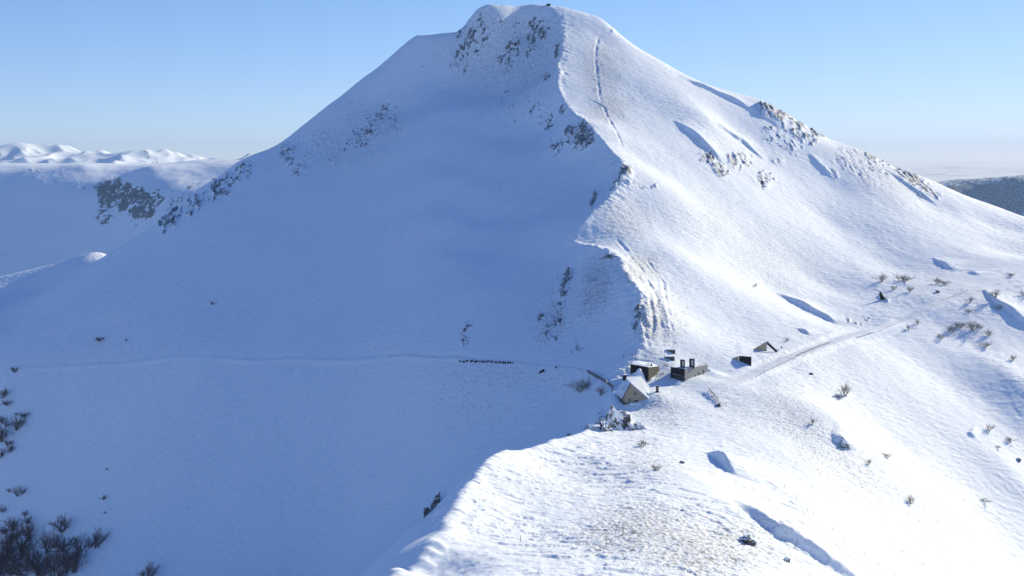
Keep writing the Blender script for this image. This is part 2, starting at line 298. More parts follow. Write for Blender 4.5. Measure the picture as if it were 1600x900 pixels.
# ------------------------------------------------------------------ materials
def mat(name):
    m = bpy.data.materials.new(name); m.use_nodes = True
    n = m.node_tree.nodes; return m, n, m.node_tree.links, n['Principled BSDF']
def mk(name, col, rough=0.8, var=0.25, scale=3.0, metal=0.0, bump=0.0):
    m, n, l, b = mat(name)
    tc = n.new('ShaderNodeTexCoord'); nz = n.new('ShaderNodeTexNoise'); nz.inputs['Scale'].default_value = scale; nz.inputs['Detail'].default_value = 5
    l.new(tc.outputs['Object'], nz.inputs['Vector'])
    mx = n.new('ShaderNodeMixRGB'); mx.inputs[1].default_value = (*[c*(1-var) for c in col], 1); mx.inputs[2].default_value = (*[min(1, c*(1+var)) for c in col], 1)
    l.new(nz.outputs['Fac'], mx.inputs[0]); l.new(mx.outputs[0], b.inputs['Base Color'])
    b.inputs['Roughness'].default_value = rough; b.inputs['Metallic'].default_value = metal
    if bump:
        bp = n.new('ShaderNodeBump'); bp.inputs['Strength'].default_value = bump; bp.inputs['Distance'].default_value = 0.05
        l.new(nz.outputs['Fac'], bp.inputs['Height']); l.new(bp.outputs[0], b.inputs['Normal'])
    return m
SNOW = (0.86, 0.91, 0.96)
def snow_land(name, scale=1.0, rockcol=(0.055, 0.056, 0.062), thr=0.62):
    m, n, l, b = mat(name)
    def N(t, **k):
        o = n.new(t)
        for a, v in k.items(): o.inputs[a].default_value = v
        return o
    def M(op, a, b_, c=None):
        o = n.new('ShaderNodeMath'); o.operation = op
        for i, v in enumerate((a, b_, c)):
            if v is None: continue
            if isinstance(v, (int, float)): o.inputs[i].default_value = v
            else: l.new(v, o.inputs[i])
        return o.outputs[0]
    def ramp(x, a, b_):
        o = n.new('ShaderNodeMapRange'); o.inputs[1].default_value = a; o.inputs[2].default_value = b_; o.interpolation_type = 'SMOOTHSTEP'
        l.new(x, o.inputs[0]); return o.outputs[0]
    geo = n.new('ShaderNodeNewGeometry')
    mp = n.new('ShaderNodeMapping'); mp.inputs['Scale'].default_value = (scale, scale, scale*0.42); l.new(geo.outputs['Position'], mp.inputs['Vector'])
    mp2 = n.new('ShaderNodeMapping'); mp2.inputs['Rotation'].default_value = (0, 0, math.radians(38)); mp2.inputs['Scale'].default_value = (scale*0.35, scale, scale*0.8); l.new(geo.outputs['Position'], mp2.inputs['Vector'])
    nb = N('ShaderNodeTexNoise', Scale=0.42, Detail=8.0, Roughness=0.74); l.new(mp.outputs[0], nb.inputs['Vector'])
    nf = N('ShaderNodeTexNoise', Scale=1.3, Detail=5.0, Roughness=0.6); l.new(mp2.outputs[0], nf.inputs['Vector'])
    ns = N('ShaderNodeTexNoise', Scale=1.5, Detail=5.0, Roughness=0.75); l.new(mp.outputs[0], ns.inputs['Vector'])
    ar = n.new('ShaderNodeAttribute'); ar.attribute_name = 'rock'
    at = n.new('ShaderNodeAttribute'); at.attribute_name = 'tuft'
    rime = ramp(ns.outputs['Fac'], 0.47, 0.56)
    # rock shows where the field plus the broken noise is high
    rk = ramp(M('MULTIPLY_ADD', nb.outputs['Fac'], 2.4, M('SUBTRACT', M('MULTIPLY', ar.outputs['Fac'], 0.72), 1.2)), thr, thr+0.09)
    tf = M('MULTIPLY', ramp(M('ADD', ns.outputs['Fac'], M('MULTIPLY', at.outputs['Fac'], 0.15)), 0.60, 0.68), 0.75)
    rc = n.new('ShaderNodeMixRGB'); rc.inputs[1].default_value = (*[c*0.6 for c in rockcol], 1); rc.inputs[2].default_value = (*[c*1.9 for c in rockcol], 1)
    l.new(ns.outputs['Fac'], rc.inputs[0])
    m1 = n.new('ShaderNodeMixRGB'); m1.inputs[1].default_value = (*SNOW, 1); m1.inputs[2].default_value = (0.27, 0.24, 0.21, 1); l.new(tf, m1.inputs[0])
    m2 = n.new('ShaderNodeMixRGB'); l.new(m1.outputs[0], m2.inputs[1]); l.new(rc.outputs[0], m2.inputs[2]); l.new(M('MULTIPLY', rk, M('SUBTRACT', 1.0, M('MULTIPLY', rime, 0.55))), m2.inputs[0])
    l.new(m2.outputs[0], b.inputs['Base Color']); b.inputs['Roughness'].default_value = 0.75; b.inputs['Specular IOR Level'].default_value = 0.2
    h = M('ADD', M('MULTIPLY', nf.outputs['Fac'], M('MULTIPLY_ADD', at.outputs['Fac'], 0.5, 0.35)), M('MULTIPLY', nb.outputs['Fac'], M('MULTIPLY_ADD', ar.outputs['Fac'], 1.5, 0.25)))
    bp = n.new('ShaderNodeBump'); bp.inputs['Strength'].default_value = 0.5; bp.inputs['Distance'].default_value = 0.45/scale
    l.new(h, bp.inputs['Height']); l.new(bp.outputs[0], b.inputs['Normal'])
    return m
M_land = snow_land('snow_land')

def grid_mesh(name, X, Y, Zg, m, attrs={}, kind='structure'):
    nr, nc = X.shape
    co = np.stack([X, Y, Zg], -1).reshape(-1, 3).astype(np.float32)
    i = np.arange(nr*nc).reshape(nr, nc)
    q = np.stack([i[:-1, :-1], i[:-1, 1:], i[1:, 1:], i[1:, :-1]], -1).reshape(-1, 4).astype(np.int32)
    me = bpy.data.meshes.new(name)
    me.vertices.add(len(co)); me.vertices.foreach_set('co', co.ravel())
    me.loops.add(q.size); me.loops.foreach_set('vertex_index', q.ravel())
    me.polygons.add(len(q)); me.polygons.foreach_set('loop_start', np.arange(0, q.size, 4, dtype=np.int32))
    me.polygons.foreach_set('loop_total', np.full(len(q), 4, np.int32))
    me.update(calc_edges=True); me.polygons.foreach_set('use_smooth', np.ones(len(q), bool))
    for k, a in attrs.items():
        at = me.attributes.new(k, 'FLOAT', 'POINT'); at.data.foreach_set('value', a.ravel().astype(np.float32))
    me.materials.append(m)
    o = bpy.data.objects.new(name, me); C.objects.link(o)
    if kind: o['kind'] = kind
    return o
land = grid_mesh('mountain_terrain', XX, YY, Z, M_land, {'rock': rock, 'tuft': tuft})
land['label'] = 'snow covered mountain with a rocky summit, its shaded left face, sunlit right face and the near spur below'

# unseen snow slope behind the camera, added to bounce sun onto the shaded face
hx = np.linspace(-900, 900, 110); hy = np.linspace(-1000, -4, 100); HX, HY = np.meshgrid(hx, hy)
HZ = 120*np.exp(-((HX-40)/520)**2-((HY+490)/225)**2) - 3 - 0.22*np.abs(HX+HY*.1)*sstep(0, 60, np.abs(HX))*sstep(-500, -60, HY) + 2*fbm(HX/40, HY/40, 4, 7)
g = grid_mesh('bounce_hillside', HX, HY, HZ, mk('bounce_snow', SNOW, 0.8, 0.04, 0.05)); g['label'] = 'unseen snow slope added behind the photographer to bounce sunlight'
# ------------------------------------------------------------------ land behind
def far_land(name, P, tr, yr, n, nsc, namp, m, rocks=[], c=60.0, label='', extra=None):
    P = np.array([W(*p) if len(p) == 3 else p[:3] for p in P], float)
    ev = rbf(P, c)
    t = np.linspace((tr[0]-U0)/F, (tr[1]-U0)/F, n[0]); y = np.linspace(yr[0], yr[1], n[1])
    Tt, Y = np.meshgrid(t, y); X = Tt*Y; Zf = ev(X, Y)
    U = U0+F*Tt; V = V0-F*Zf/Y
    Zf = Zf + (namp*fbm(X/nsc, Y/nsc, 5, 61) if namp < 30 else namp*(1.1*ridged(X/nsc, Y/nsc*.8, 3, 62)-.75))
    if extra is not None: Zf = extra(X, Y, Zf, U, V)
    rk = np.zeros(X.shape); U = U+6*pn(U*.06, V*.06, 75)+4*pn(U*.2, V*.2, 76); V = V+6*pn(U*.06, V*.06, 77)+4*pn(U*.2, V*.2, 78)
    for (u, v, ru, rv, ang, s) in rocks:
        a = math.radians(ang); du, dv = U-u, V-v
        p = (du*math.cos(a)+dv*math.sin(a))/ru; q = (-du*math.sin(a)+dv*math.cos(a))/rv
        rk = np.maximum(rk, s*np.exp(-((p*p+q*q)**1.6)*.8))
    o = grid_mesh(name, X, Y, Zf, m, {'rock': rk*1.1, 'tuft': rk*0})
    o['label'] = label
    return o
M_mid = snow_land('snow_hill', 0.5, (0.03, 0.028, 0.03))
M_far = snow_land('snow_far_range', 0.16)
M_wood = snow_land('wooded_hill', 0.12, (0.05, 0.065, 0.09), 0.0)  # blue in the tree colour imitates haze over the hill
far_land('plateau_hill', [(-400,300,1900),(-200,282,1900),(0,269,1900),(42,267,1900),(95,264,1900),(130,259,1910),(170,268,1900),(188,276,1860),(205,268,1830),(239,260,1830),(267,267,1820),(300,274,1810),(342,272,1800),(400,262,1790),(500,250,1800),
    (-400,450,1640),(-200,440,1640),(0,440,1640),(100,420,1640),(200,400,1620),(300,360,1620),(0,350,1760),(100,340,1760),(200,320,1730),(260,300,1730),(320,292,1740),(400,300,1700),
    (-300,265,2300),(0,262,2300),(100,259,2150),(130,258,2060),(240,258,2010),(300,262,2300),(400,262,2200),(0,380,2900),(200,380,2900),(400,380,2900),(-400,400,2900),
    (0,700,1400),(300,700,1350),(-400,700,1400),(0,900,1200),(400,900,1200)],
    (-500,620), (1150,3000), (520,620), 160, 3.5, M_mid,
    streaks([(180,303,26,18,5,50,11,1.3),(225,318,32,18,10,60,11,1.3),(218,340,16,14,0,14,7,1.2),(163,335,12,12,0,12,7,1.2),(255,302,20,10,0,12,6,1.0),(275,322,16,14,0,14,6,1.0),(110,285,44,8,15,14,5,.95),(60,270,16,3,8,6,4,1.0),(300,296,8,5,0,6,5,1.1),(150,300,8,10,0,6,6,1.0)], 9), 9.0,
    'snowy plateau edge with a dark broken cliff beyond the left shoulder of the mountain')
far_land('far_range', [(-400,262,5200),(-200,250,5200),(0,240,5200),(30,231,5200),(60,238,5200),(100,237,5300),(150,242,5300),(175,247,5200),(212,239,5100),(235,246,5000),(280,254,4900),(310,261,4900),(340,263,4900),(370,257,5400),(400,252,5400),(500,262,5400),(600,280,5400),
    (0,275,4500),(100,268,4600),(200,270,4500),(300,280,4400),(400,290,4400),(60,262,4800),(190,262,4750),(0,420,3600),(300,420,3600),(0,420,6500),(300,420,6500),(-400,420,4000),(600,420,4000)],
    (-500,650), (3400,7000), (520,520), 430, 34, M_far, [(255,256,34,5,12,.95),(230,250,14,4,0,.7)], 60.0,
    'sunlit snowy range on the horizon at the far left')
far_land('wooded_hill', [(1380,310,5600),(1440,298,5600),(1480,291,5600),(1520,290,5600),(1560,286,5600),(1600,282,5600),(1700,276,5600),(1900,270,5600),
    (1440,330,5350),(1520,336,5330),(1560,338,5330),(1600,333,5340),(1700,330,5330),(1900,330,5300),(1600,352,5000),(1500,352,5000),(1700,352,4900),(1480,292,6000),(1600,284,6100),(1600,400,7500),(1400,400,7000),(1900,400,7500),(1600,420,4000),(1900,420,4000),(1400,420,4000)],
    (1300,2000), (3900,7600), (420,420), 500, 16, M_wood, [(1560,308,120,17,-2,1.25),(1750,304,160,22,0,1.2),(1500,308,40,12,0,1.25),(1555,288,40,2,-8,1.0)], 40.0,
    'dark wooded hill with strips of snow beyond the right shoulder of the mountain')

# valley floor under everything, reaching the horizon
mv = mk('valley_snow', (0.7, 0.73, 0.78), 0.9, 0.1, 0.0005)
gx = np.linspace(-1, 1, 60); gx = np.sign(gx)*np.abs(gx)**1.5*9000
GXX, GYY = np.meshgrid(gx, gx+0.0)
g = grid_mesh('valley_ground', GXX, GYY, np.full(GXX.shape, -520.0), mv)
g['label'] = 'snowy valley ground far below the mountain'
# sea of cloud
mc = mk('cloud_top', (1.0, 0.99, 0.96), 1.0, 0.02, 0.0006)
cy = np.concatenate([np.linspace(9300, 40000, 260), np.geomspace(41000, 240000, 80)]); ct = np.linspace(-0.9, 0.9, 300)
CT, CY = np.meshgrid(ct, cy); CX = CT*CY
CZ = -300 + 70*fbm(CX/2600, CY/5200, 4, 81) + 40*np.abs(fbm(CX/900, CY/1500, 3, 85)) - 150*sstep(11500, 9300, CY)
g = grid_mesh('sea_of_clouds', CX, CY, CZ, mc, {}, 'stuff'); g['label'] = 'bank of pale cloud lying along the horizon on the right'

# ================================================================== things
def gz(x, y):
    t = x/y; fr = np.interp(y, Yr, np.arange(NR)); fc = (t-T[0])/(T[1]-T[0])
    r0 = int(min(max(fr, 0), NR-2)); c0 = int(min(max(fc, 0), NC-2)); a = fr-r0; b = fc-c0
    return float((Z[r0, c0]*(1-b)+Z[r0, c0+1]*b)*(1-a) + (Z[r0+1, c0]*(1-b)+Z[r0+1, c0+1]*b)*a)
def at(u, v):
    x, y, z = hit_on(Z, u, v); return Vector((x, y, gz(x, y)))
def PW(u, v, Y): return Vector(W(u, v, Y))
def mesh(name, verts, faces, m, parent=None, smooth=False, fix=True):
    me = bpy.data.meshes.new(name); me.from_pydata([tuple(v) for v in verts], [], faces); me.update()
    if fix:
        bm = bmesh.new(); bm.from_mesh(me); bmesh.ops.recalc_face_normals(bm, faces=bm.faces); bm.to_mesh(me); bm.free()
    if smooth: me.polygons.foreach_set('use_smooth', np.ones(len(me.polygons), bool))
    me.materials.append(m); o = bpy.data.objects.new(name, me); C.objects.link(o)
    if parent is not None:
        o.parent = parent; o.location = -parent.location if not parent.get('local') else (0, 0, 0)
    return o
def thing(name, loc, label, cat, group=None, local=False):
    o = bpy.data.objects.new(name, None); C.objects.link(o); o.location = loc; o.empty_display_size = 0.3
    tagit(o, label, cat, group)
    return o
def tagit(o, label, cat, group=None):
    o['label'] = label; o['category'] = cat
    if group: o['group'] = group
class MB:
    def __init__(s): s.v = []; s.f = []
    def box(s, c, d, rz=0.0):
        n = len(s.v); cs, sn = math.cos(rz), math.sin(rz)
        for dz in (-1, 1):
            for dx, dy in ((-1,-1),(1,-1),(1,1),(-1,1)):
                x, y = dx*d[0]/2, dy*d[1]/2
                s.v.append((c[0]+x*cs-y*sn, c[1]+x*sn+y*cs, c[2]+dz*d[2]/2))
        s.f += [tuple(n+i for i in q) for q in ((3,2,1,0),(4,5,6,7),(0,1,5,4),(1,2,6,5),(2,3,7,6),(3,0,4,7))]
        return s
    def prism(s, poly, dvec):
        n = len(s.v); k = len(poly); s.v += [tuple(p) for p in poly]+[tuple(Vector(p)+Vector(dvec)) for p in poly]
        s.f.append(tuple(n+i for i in range(k))); s.f.append(tuple(n+k+i for i in reversed(range(k))))
        for i in range(k): j = (i+1) % k; s.f.append((n+i, n+k+i, n+k+j, n+j))
        return s
    def tube(s, a, b, ra, rb=None, k=6):
        a, b = Vector(a), Vector(b); rb = ra if rb is None else rb; dd = (b-a)
        if dd.length < 1e-6: return s
        dd.normalize(); u_ = dd.orthogonal().normalized(); w_ = dd.cross(u_); n = len(s.v)
        for p, r_ in ((a, ra), (b, rb)):
            for i in range(k):
                an = 2*math.pi*i/k; s.v.append(tuple(p+(u_*math.cos(an)+w_*math.sin(an))*r_))
        for i in range(k): j = (i+1) % k; s.f.append((n+i, n+j, n+k+j, n+k+i))
        s.f.append(tuple(n+i for i in reversed(range(k)))); s.f.append(tuple(n+k+i for i in range(k)))
        return s
    def build(s, name, m, parent=None, smooth=False): return mesh(name, s.v, s.f, m, parent, smooth)

def frosted(name, col, amount=0.5, scale=1.2, flat=0.55, snowcol=SNOW):
    """a solid with snow lying on its upward faces and rime blown on the rest"""
    m, n, l, b = mat(name)
    geo = n.new('ShaderNodeNewGeometry'); sp = n.new('ShaderNodeSeparateXYZ'); l.new(geo.outputs['Normal'], sp.inputs[0])
    nz = n.new('ShaderNodeTexNoise'); nz.inputs['Scale'].default_value = scale; nz.inputs['Detail'].default_value = 7; nz.inputs['Roughness'].default_value = 0.7
    l.new(geo.outputs['Position'], nz.inputs['Vector'])
    a = n.new('ShaderNodeMath'); a.operation = 'MULTIPLY_ADD'; l.new(nz.outputs['Fac'], a.inputs[0]); a.inputs[1].default_value = 1.6; l.new(sp.outputs['Z'], a.inputs[2])
    mr = n.new('ShaderNodeMapRange'); mr.inputs[1].default_value = 0.8+flat-amount; mr.inputs[2].default_value = 0.8+flat-amount+0.18; l.new(a.outputs[0], mr.inputs[0])
    n2 = n.new('ShaderNodeTexNoise'); n2.inputs['Scale'].default_value = scale*3; n2.inputs['Detail'].default_value = 4; l.new(geo.outputs['Position'], n2.inputs['Vector'])
    c = n.new('ShaderNodeMixRGB'); c.inputs[1].default_value = (*[q*0.55 for q in col], 1); c.inputs[2].default_value = (*[q*1.6 for q in col], 1); l.new(n2.outputs['Fac'], c.inputs[0])
    mx = n.new('ShaderNodeMixRGB'); mx.inputs[2].default_value = (*snowcol, 1); l.new(mr.outputs[0], mx.inputs[0]); l.new(c.outputs[0], mx.inputs[1])
    l.new(mx.outputs[0], b.inputs['Base Color']); b.inputs['Roughness'].default_value = 0.85; b.inputs['Specular IOR Level'].default_value = 0.2
    bp = n.new('ShaderNodeBump'); bp.inputs['Strength'].default_value = 0.6; bp.inputs['Distance'].default_value = 0.12; l.new(nz.outputs['Fac'], bp.inputs['Height']); l.new(bp.outputs[0], b.inputs['Normal'])
    return m
M_rock = frosted('frosted_rock', (0.085, 0.078, 0.07), 0.12, 0.8)
M_rock2 = frosted('rimed_rock', (0.12, 0.11, 0.10), 0.52, 0.6)
M_roofR = mk('shaded_roof_snow', (0.50, 0.55, 0.63), 0.8, 0.12, 0.5, bump=0.3)  # grey-blue puts the concrete building's missing cast shadow into the colour
M_snow = mk('roof_snow', SNOW, 0.8, 0.03, 0.8, bump=0.3)
M_roofL = frosted('snowy_slate', (0.045, 0.04, 0.04), 0.32, 0.7)
M_render = frosted('rendered_wall', (0.42, 0.35, 0.25), 0.18, 0.5, 0.9)
M_stone = frosted('dark_stone_wall', (0.10, 0.09, 0.075), 0.10, 1.5, 0.8)
M_conc = frosted('frosted_concrete', (0.30, 0.295, 0.285), 0.55, 2.2, 1.0)
M_dark = frosted('near_black', (0.022, 0.02, 0.02), 0.05, 1.5, 0.9)
M_darkwood = mk('dark_wood', (0.05, 0.035, 0.028), 0.8, 0.3, 8)
M_brown = mk('brown_shutter', (0.06, 0.022, 0.018), 0.7, 0.3, 6)
M_wood = frosted('weathered_wood', (0.11, 0.09, 0.075), 0.25, 3.0, 0.9)
M_stake = mk('pale_stake', (0.30, 0.20, 0.13), 0.8, 0.3, 8)
M_steel = mk('dark_steel', (0.05, 0.05, 0.055), 0.5, 0.2, 8, 0.5)
M_palesteel = mk('frosted_steel', (0.45, 0.47, 0.5), 0.6, 0.2, 8, 0.2)
M_glass = mk('window_glass', (0.10, 0.12, 0.14), 0.1, 0.1, 3)
M_lightpane = mk('pale_pane', (0.45, 0.5, 0.55), 0.2, 0.1, 3)
M_twig = mk('dark_twigs', (0.15, 0.11, 0.11), 0.9, 0.3, 6)
M_rime = mk('rimed_twigs', (0.30, 0.27, 0.24), 0.9, 0.35, 6)

# ---- snow covered road, lying on its bench
def ribbon(name, uv, hw, label):
    pts = [hit(*p)[:2] for p in uv]; P = []
    for a, b in zip(pts[:-1], pts[1:]):
        k = max(2, int(math.hypot(b[0]-a[0], b[1]-a[1])/1.5))
        P += [(a[0]+(b[0]-a[0])*i/k, a[1]+(b[1]-a[1])*i/k) for i in range(k)]
    P = np.array(P); ker = np.ones(9)/9
    Ps = np.stack([np.convolve(np.pad(P[:, i], 4, 'edge'), ker, 'valid') for i in (0, 1)], 1)
    tg = np.gradient(Ps, axis=0); tg /= np.linalg.norm(tg, axis=1)[:, None]; nrm = np.stack([-tg[:, 1], tg[:, 0]], 1)
    K = 7; vs = []; fs = []
    for i in range(len(Ps)):
        for j in range(K):
            o = (j/(K-1)*2-1)*hw; x, y = Ps[i]+nrm[i]*o
            vs.append((x, y, gz(x, y)+(0.03 if 0 < j < K-1 else -0.05)))
    for i in range(len(Ps)-1):
        for j in range(K-1): a = i*K+j; fs.append((a, a+1, a+K+1, a+K))
    o = mesh(name, vs, fs, M_road, None, True); o['kind'] = 'structure'; o['label'] = label
M_road = mk('packed_snow_road', (0.74, 0.78, 0.83), 0.85, 0.05, 0.6, bump=0.4)
ribbon('snow_covered_road', ROAD_R, 2.0, 'snow covered road climbing away to the right across the sunlit slope')
ribbon('shaded_road', ROAD_L[5:], 0.6, 'snow covered road crossing the shaded face on the left')

# ---- chalet
base = PW(990, 630, 364); base.z = gz(base.x, base.y)
ch = thing('mountain_chalet', base, 'steep roofed chalet with a beige gable wall, just behind the rock outcrop', 'house')
P0 = PW(985,597,364); B1 = PW(976.5,589,373); B2 = PW(1002,588,373); EL = PW(972,622,364); ELb = PW(961,613,374); ER = PW(1013,621.5,364); ERb = PW(1021,612,373)
dn = Vector((0, 0, 1))
def drop(p, z): return Vector((p.x, p.y, z))
zb = -86.0
fr = [EL+Vector((.25,.05,0)), P0-Vector((0,-.05,.3)), ER+Vector((-.3,.05,0)), drop(ER+Vector((-.3,.05,0)), zb), drop(EL+Vector((.25,.05,0)), zb)]
MB().prism(fr, (0.1, 0.35, 0)).build('gable_wall', M_render, ch)
MB().prism([EL+Vector((.2,.1,-.1)), ELb+Vector((.3,-.2,-.1)), drop(ELb+Vector((.3,-.2,0)), zb), drop(EL+Vector((.2,.1,0)), zb)], (0.35, 0.1, 0)).build('side_wall', M_stone, ch)
MB().prism([ER+Vector((-.3,.4,-.1)), ERb+Vector((-.3,-.2,-.1)), drop(ERb+Vector((-.3,-.2,0)), zb), drop(ER+Vector((-.3,.4,0)), zb)], (-0.35, 0.1, 0)).build('side_wall', M_stone, ch)
MB().prism([ELb+Vector((.6,-.3,-.2)), B1-Vector((0,.3,.3)), B2-Vector((0,.3,.3)), ERb+Vector((-.6,-.3,-.2)), drop(ERb, zb), drop(ELb, zb)], (0, 0.3, 0)).build('back_wall', M_stone, ch)
def slab(pts, th, name, m, parent):
    n_ = (pts[1]-pts[0]).cross(pts[3 if len(pts) > 3 else 2]-pts[0]).normalized()
    if n_.z < 0: n_ = -n_
    return MB().prism(pts, -n_*th).build(name, m, parent)
fo = Vector((-0.05, -0.35, 0))
slab([P0+fo, B1, ELb+(ELb-B1)*.04, EL+fo+(EL-P0)*.05], 0.22, 'roof', M_roofL, ch)
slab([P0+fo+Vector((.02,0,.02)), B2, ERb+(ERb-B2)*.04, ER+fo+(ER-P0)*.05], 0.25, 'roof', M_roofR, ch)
slab([P0+fo+Vector((0,0,.05)), B1+Vector((0,0,.04)), B2+Vector((0,0,.05))], 0.3, 'ridge_snow', M_snow, ch)
MB().prism([P0+fo+Vector((0,-.06,.12)), ER+fo+(ER-P0)*.06+Vector((0,-.06,.1)), ER+fo+(ER-P0)*.06+Vector((0,-.06,-.25)), P0+fo+Vector((0,-.06,-.3))], (0, .25, 0)).build('gable_snow_edge', M_snow, ch)
chim = MB().box(PW(976,590,371), (1.2,1.0,1.9)).build('chimney', M_dark, ch)
c = PW(976,590,371); MB().box(c+Vector((0.1,0,1.02)), (1.3,1.1,.16)).build('chimney_snow', M_snow, ch)
wy = -0.05
wi = MB().box(PW(995,627.5,363.97), (1.5,.16,0.75)).build('window', M_brown, ch)
wi = MB().box(PW(992.5,615,363.97), (.42,.16,0.8)).build('window', M_darkwood, ch)
MB().box(PW(981,633,363.97), (1.3,.16,1.3)).build('window', M_darkwood, ch)
MB().box(PW(975,631,363.97), (.5,.16,1.9)).build('door', M_darkwood, ch)
MB().box(PW(984,627,363.97), (.3,.14,1.5)).build('wall_rib', M_stone, ch)
MB().box(PW(992,630.8,362.6), (3.4,1.8,.5)).build('porch', M_snow, ch)
for du_ in (0, 1, 2):
    pp = EL.lerp(ELb, .2+.3*du_)+Vector((-.05, 0, -1.2)); MB().box(pp, (.12,.9,.9), math.radians(-12)).build('side_window', M_darkwood, ch)

# ---- big concrete building
cb = PW(1070,600,388); Cc = PW(1070,576.5,388); Cl = PW(1048,573.5,390.5); Cr = PW(1106,569.5,401); Cbk = Vector((Cl.x+9.5, Cl.y+15, Cl.z-0.8))
cb.z = gz(cb.x, cb.y)
bb = thing('concrete_building', cb, 'larger dark flat roofed building with two box shafts on its snowy roof', 'building')
zb = -86
MB().prism([Cl, Cc, drop(Cc, zb), drop(Cl, zb)], (0.05, 0.4, 0)).build('front_wall', M_dark, bb)  # near-black puts the shade of this unlit face into its colour
MB().prism([Cc+Vector((.02,.01,0)), Cr, drop(Cr, zb), drop(Cc+Vector((.02,.01,0)), zb)], (-0.3, 0.25, 0)).build('side_wall', M_conc, bb)
MB().prism([Cl+Vector((.03,.4,0)), Cbk, drop(Cbk, zb), drop(Cl+Vector((.03,.4,0)), zb)], (0.3, 0, 0)).build('rear_wall', M_dark, bb)
rf = [Cl+Vector((.35,.45,.06)), Cc+Vector((-.25,.3,.06)), Cr+Vector((-.4,.2,.06)), Cbk+Vector((.3,0,.06))]
MB().prism(rf, (0, 0, -.35)).build('snow_roof', M_snow, bb)
MB().prism([Cl+Vector((.3,-.05,-2.35)), Cc+Vector((-.15,-.05,-2.7)), Cc+Vector((-.15,-.05,-4.4)), Cl+Vector((.3,-.05,-3.6))], (0, -.07, 0)).build('entrance_recess', M_steel, bb)
MB().tube(Cl+Vector((.1,-.14,-2.2)), Cc+Vector((-.05,-.14,-2.6)), .09).build('canopy_edge', M_wood, bb)
sd = (Cr-Cc); sn_ = Vector((sd.y, -sd.x, 0)).normalized()
for f_, dz_, hh in ((.12,-4.9,.9),(.44,-3.6,1.5),(.60,-3.0,1.8),(.80,-2.35,1.5)):
    p = Cc+sd*f_; p = Vector((p.x, p.y, Cc.z+dz_+sd.z*f_))+sn_*.03
    MB().box(p, (.55,.12,hh), math.atan2(sd.y, sd.x)).build('window_slot', M_steel, bb)
def shaft(u, v0, v1, w_, Y, side):
    b0 = PW(u, v1, Y); t0 = PW(u, v0, Y); h = t0.z-b0.z
    o = MB().box((b0.x, b0.y, b0.z+h/2), (w_, 1.5, h), math.radians(-14)).build('light_shaft', M_darkwood, bb)
    MB().box((b0.x+.02, b0.y-.76, b0.z+h*.6), (w_*.38, .08, h*.5), math.radians(-14)).build('pane', M_lightpane, o).location = (0, 0, 0)
    q = MB().box((b0.x, b0.y, t0.z+.07), (w_*1.02, 1.52, .14), math.radians(-14)).build('snow_cap', M_snow, o); q.location = (0, 0, 0)
    if side:
        q = MB().box((b0.x+w_/2+.18, b0.y+.2, b0.z+h*.52), (.22, 1.0, h*.96), math.radians(-14)).build('side_panel', M_palesteel, o); q.location = (0, 0, 0)
shaft(1066.5,561.5,577,1.6,391,False); shaft(1081,560,575.5,1.75,393,True)
mb = MB()
for i in range(5): p = Cc.lerp(Cr, .66+.08*i)+Vector((-.3,.3,0)); mb.tube(p, p+Vector((0,0,.55)), .05)
mb.tube(Cc.lerp(Cr, .66)+Vector((-.3,.3,.55)), Cc.lerp(Cr, .98)+Vector((-.3,.3,.55)), .05); mb.build('roof_railing', M_steel, bb)

# ---- wedge shaped building
Wc = PW(1013.5,574,386); Wl = PW(985,568.8,392); Wr = PW(1030,572,395); cb = PW(1013,597,386); cb.z = gz(cb.x, cb.y)
wb_ = thing('wedge_building', cb, 'prow shaped dark walled building with a snow drift heaped on its left face', 'building')
zl = -81.5
MB().prism([Wl, Wc, drop(Wc, zl), drop(Wl, -76.5)], (.15, .35, 0)).build('left_wall', M_dark, wb_)  # near-black colour carries the shade of this sunless side
MB().prism([Wc+Vector((.02,0,0)), Wr, drop(Wr, -78), drop(Wc+Vector((.02,0,0)), zl)], (-.3, .2, 0)).build('right_wall', M_stone, wb_)
MB().prism([Wl+Vector((.2,.4,.05)), Wc+Vector((-.05,.45,.05)), Wr+Vector((-.35,.1,.05)), Wr+Vector((-2,5,.3)), Wl+Vector((2,5,.3))], (0, 0, -.3)).build('snow_roof', M_snow, wb_)
mb = MB(); q0 = PW(1008,573.5,389.5); q1 = PW(1019,573.5,389.8); q2 = PW(1017,573.0,391.8)
for a, b in ((q0,q1),(q1,q2)):
    for i in range(7): p = a.lerp(b, i/6); mb.tube(p, p+Vector((0,0,1.15)), .05, k=4)
    for h in (.55, 1.1): mb.tube(a+Vector((0,0,h)), b+Vector((0,0,h)), .06, k=4)
mb.build('railing', M_steel, wb_)
p = PW(1013.5,568,389); MB().tube(p, p+Vector((0,0,1.4)), .05).build('antenna', M_steel, wb_)
MB().box(PW(1018.5,588,388.2), (.5,.12,.7), math.radians(50)).build('wall_sign', mk('ochre_sign', (.5,.36,.08), .7), wb_)

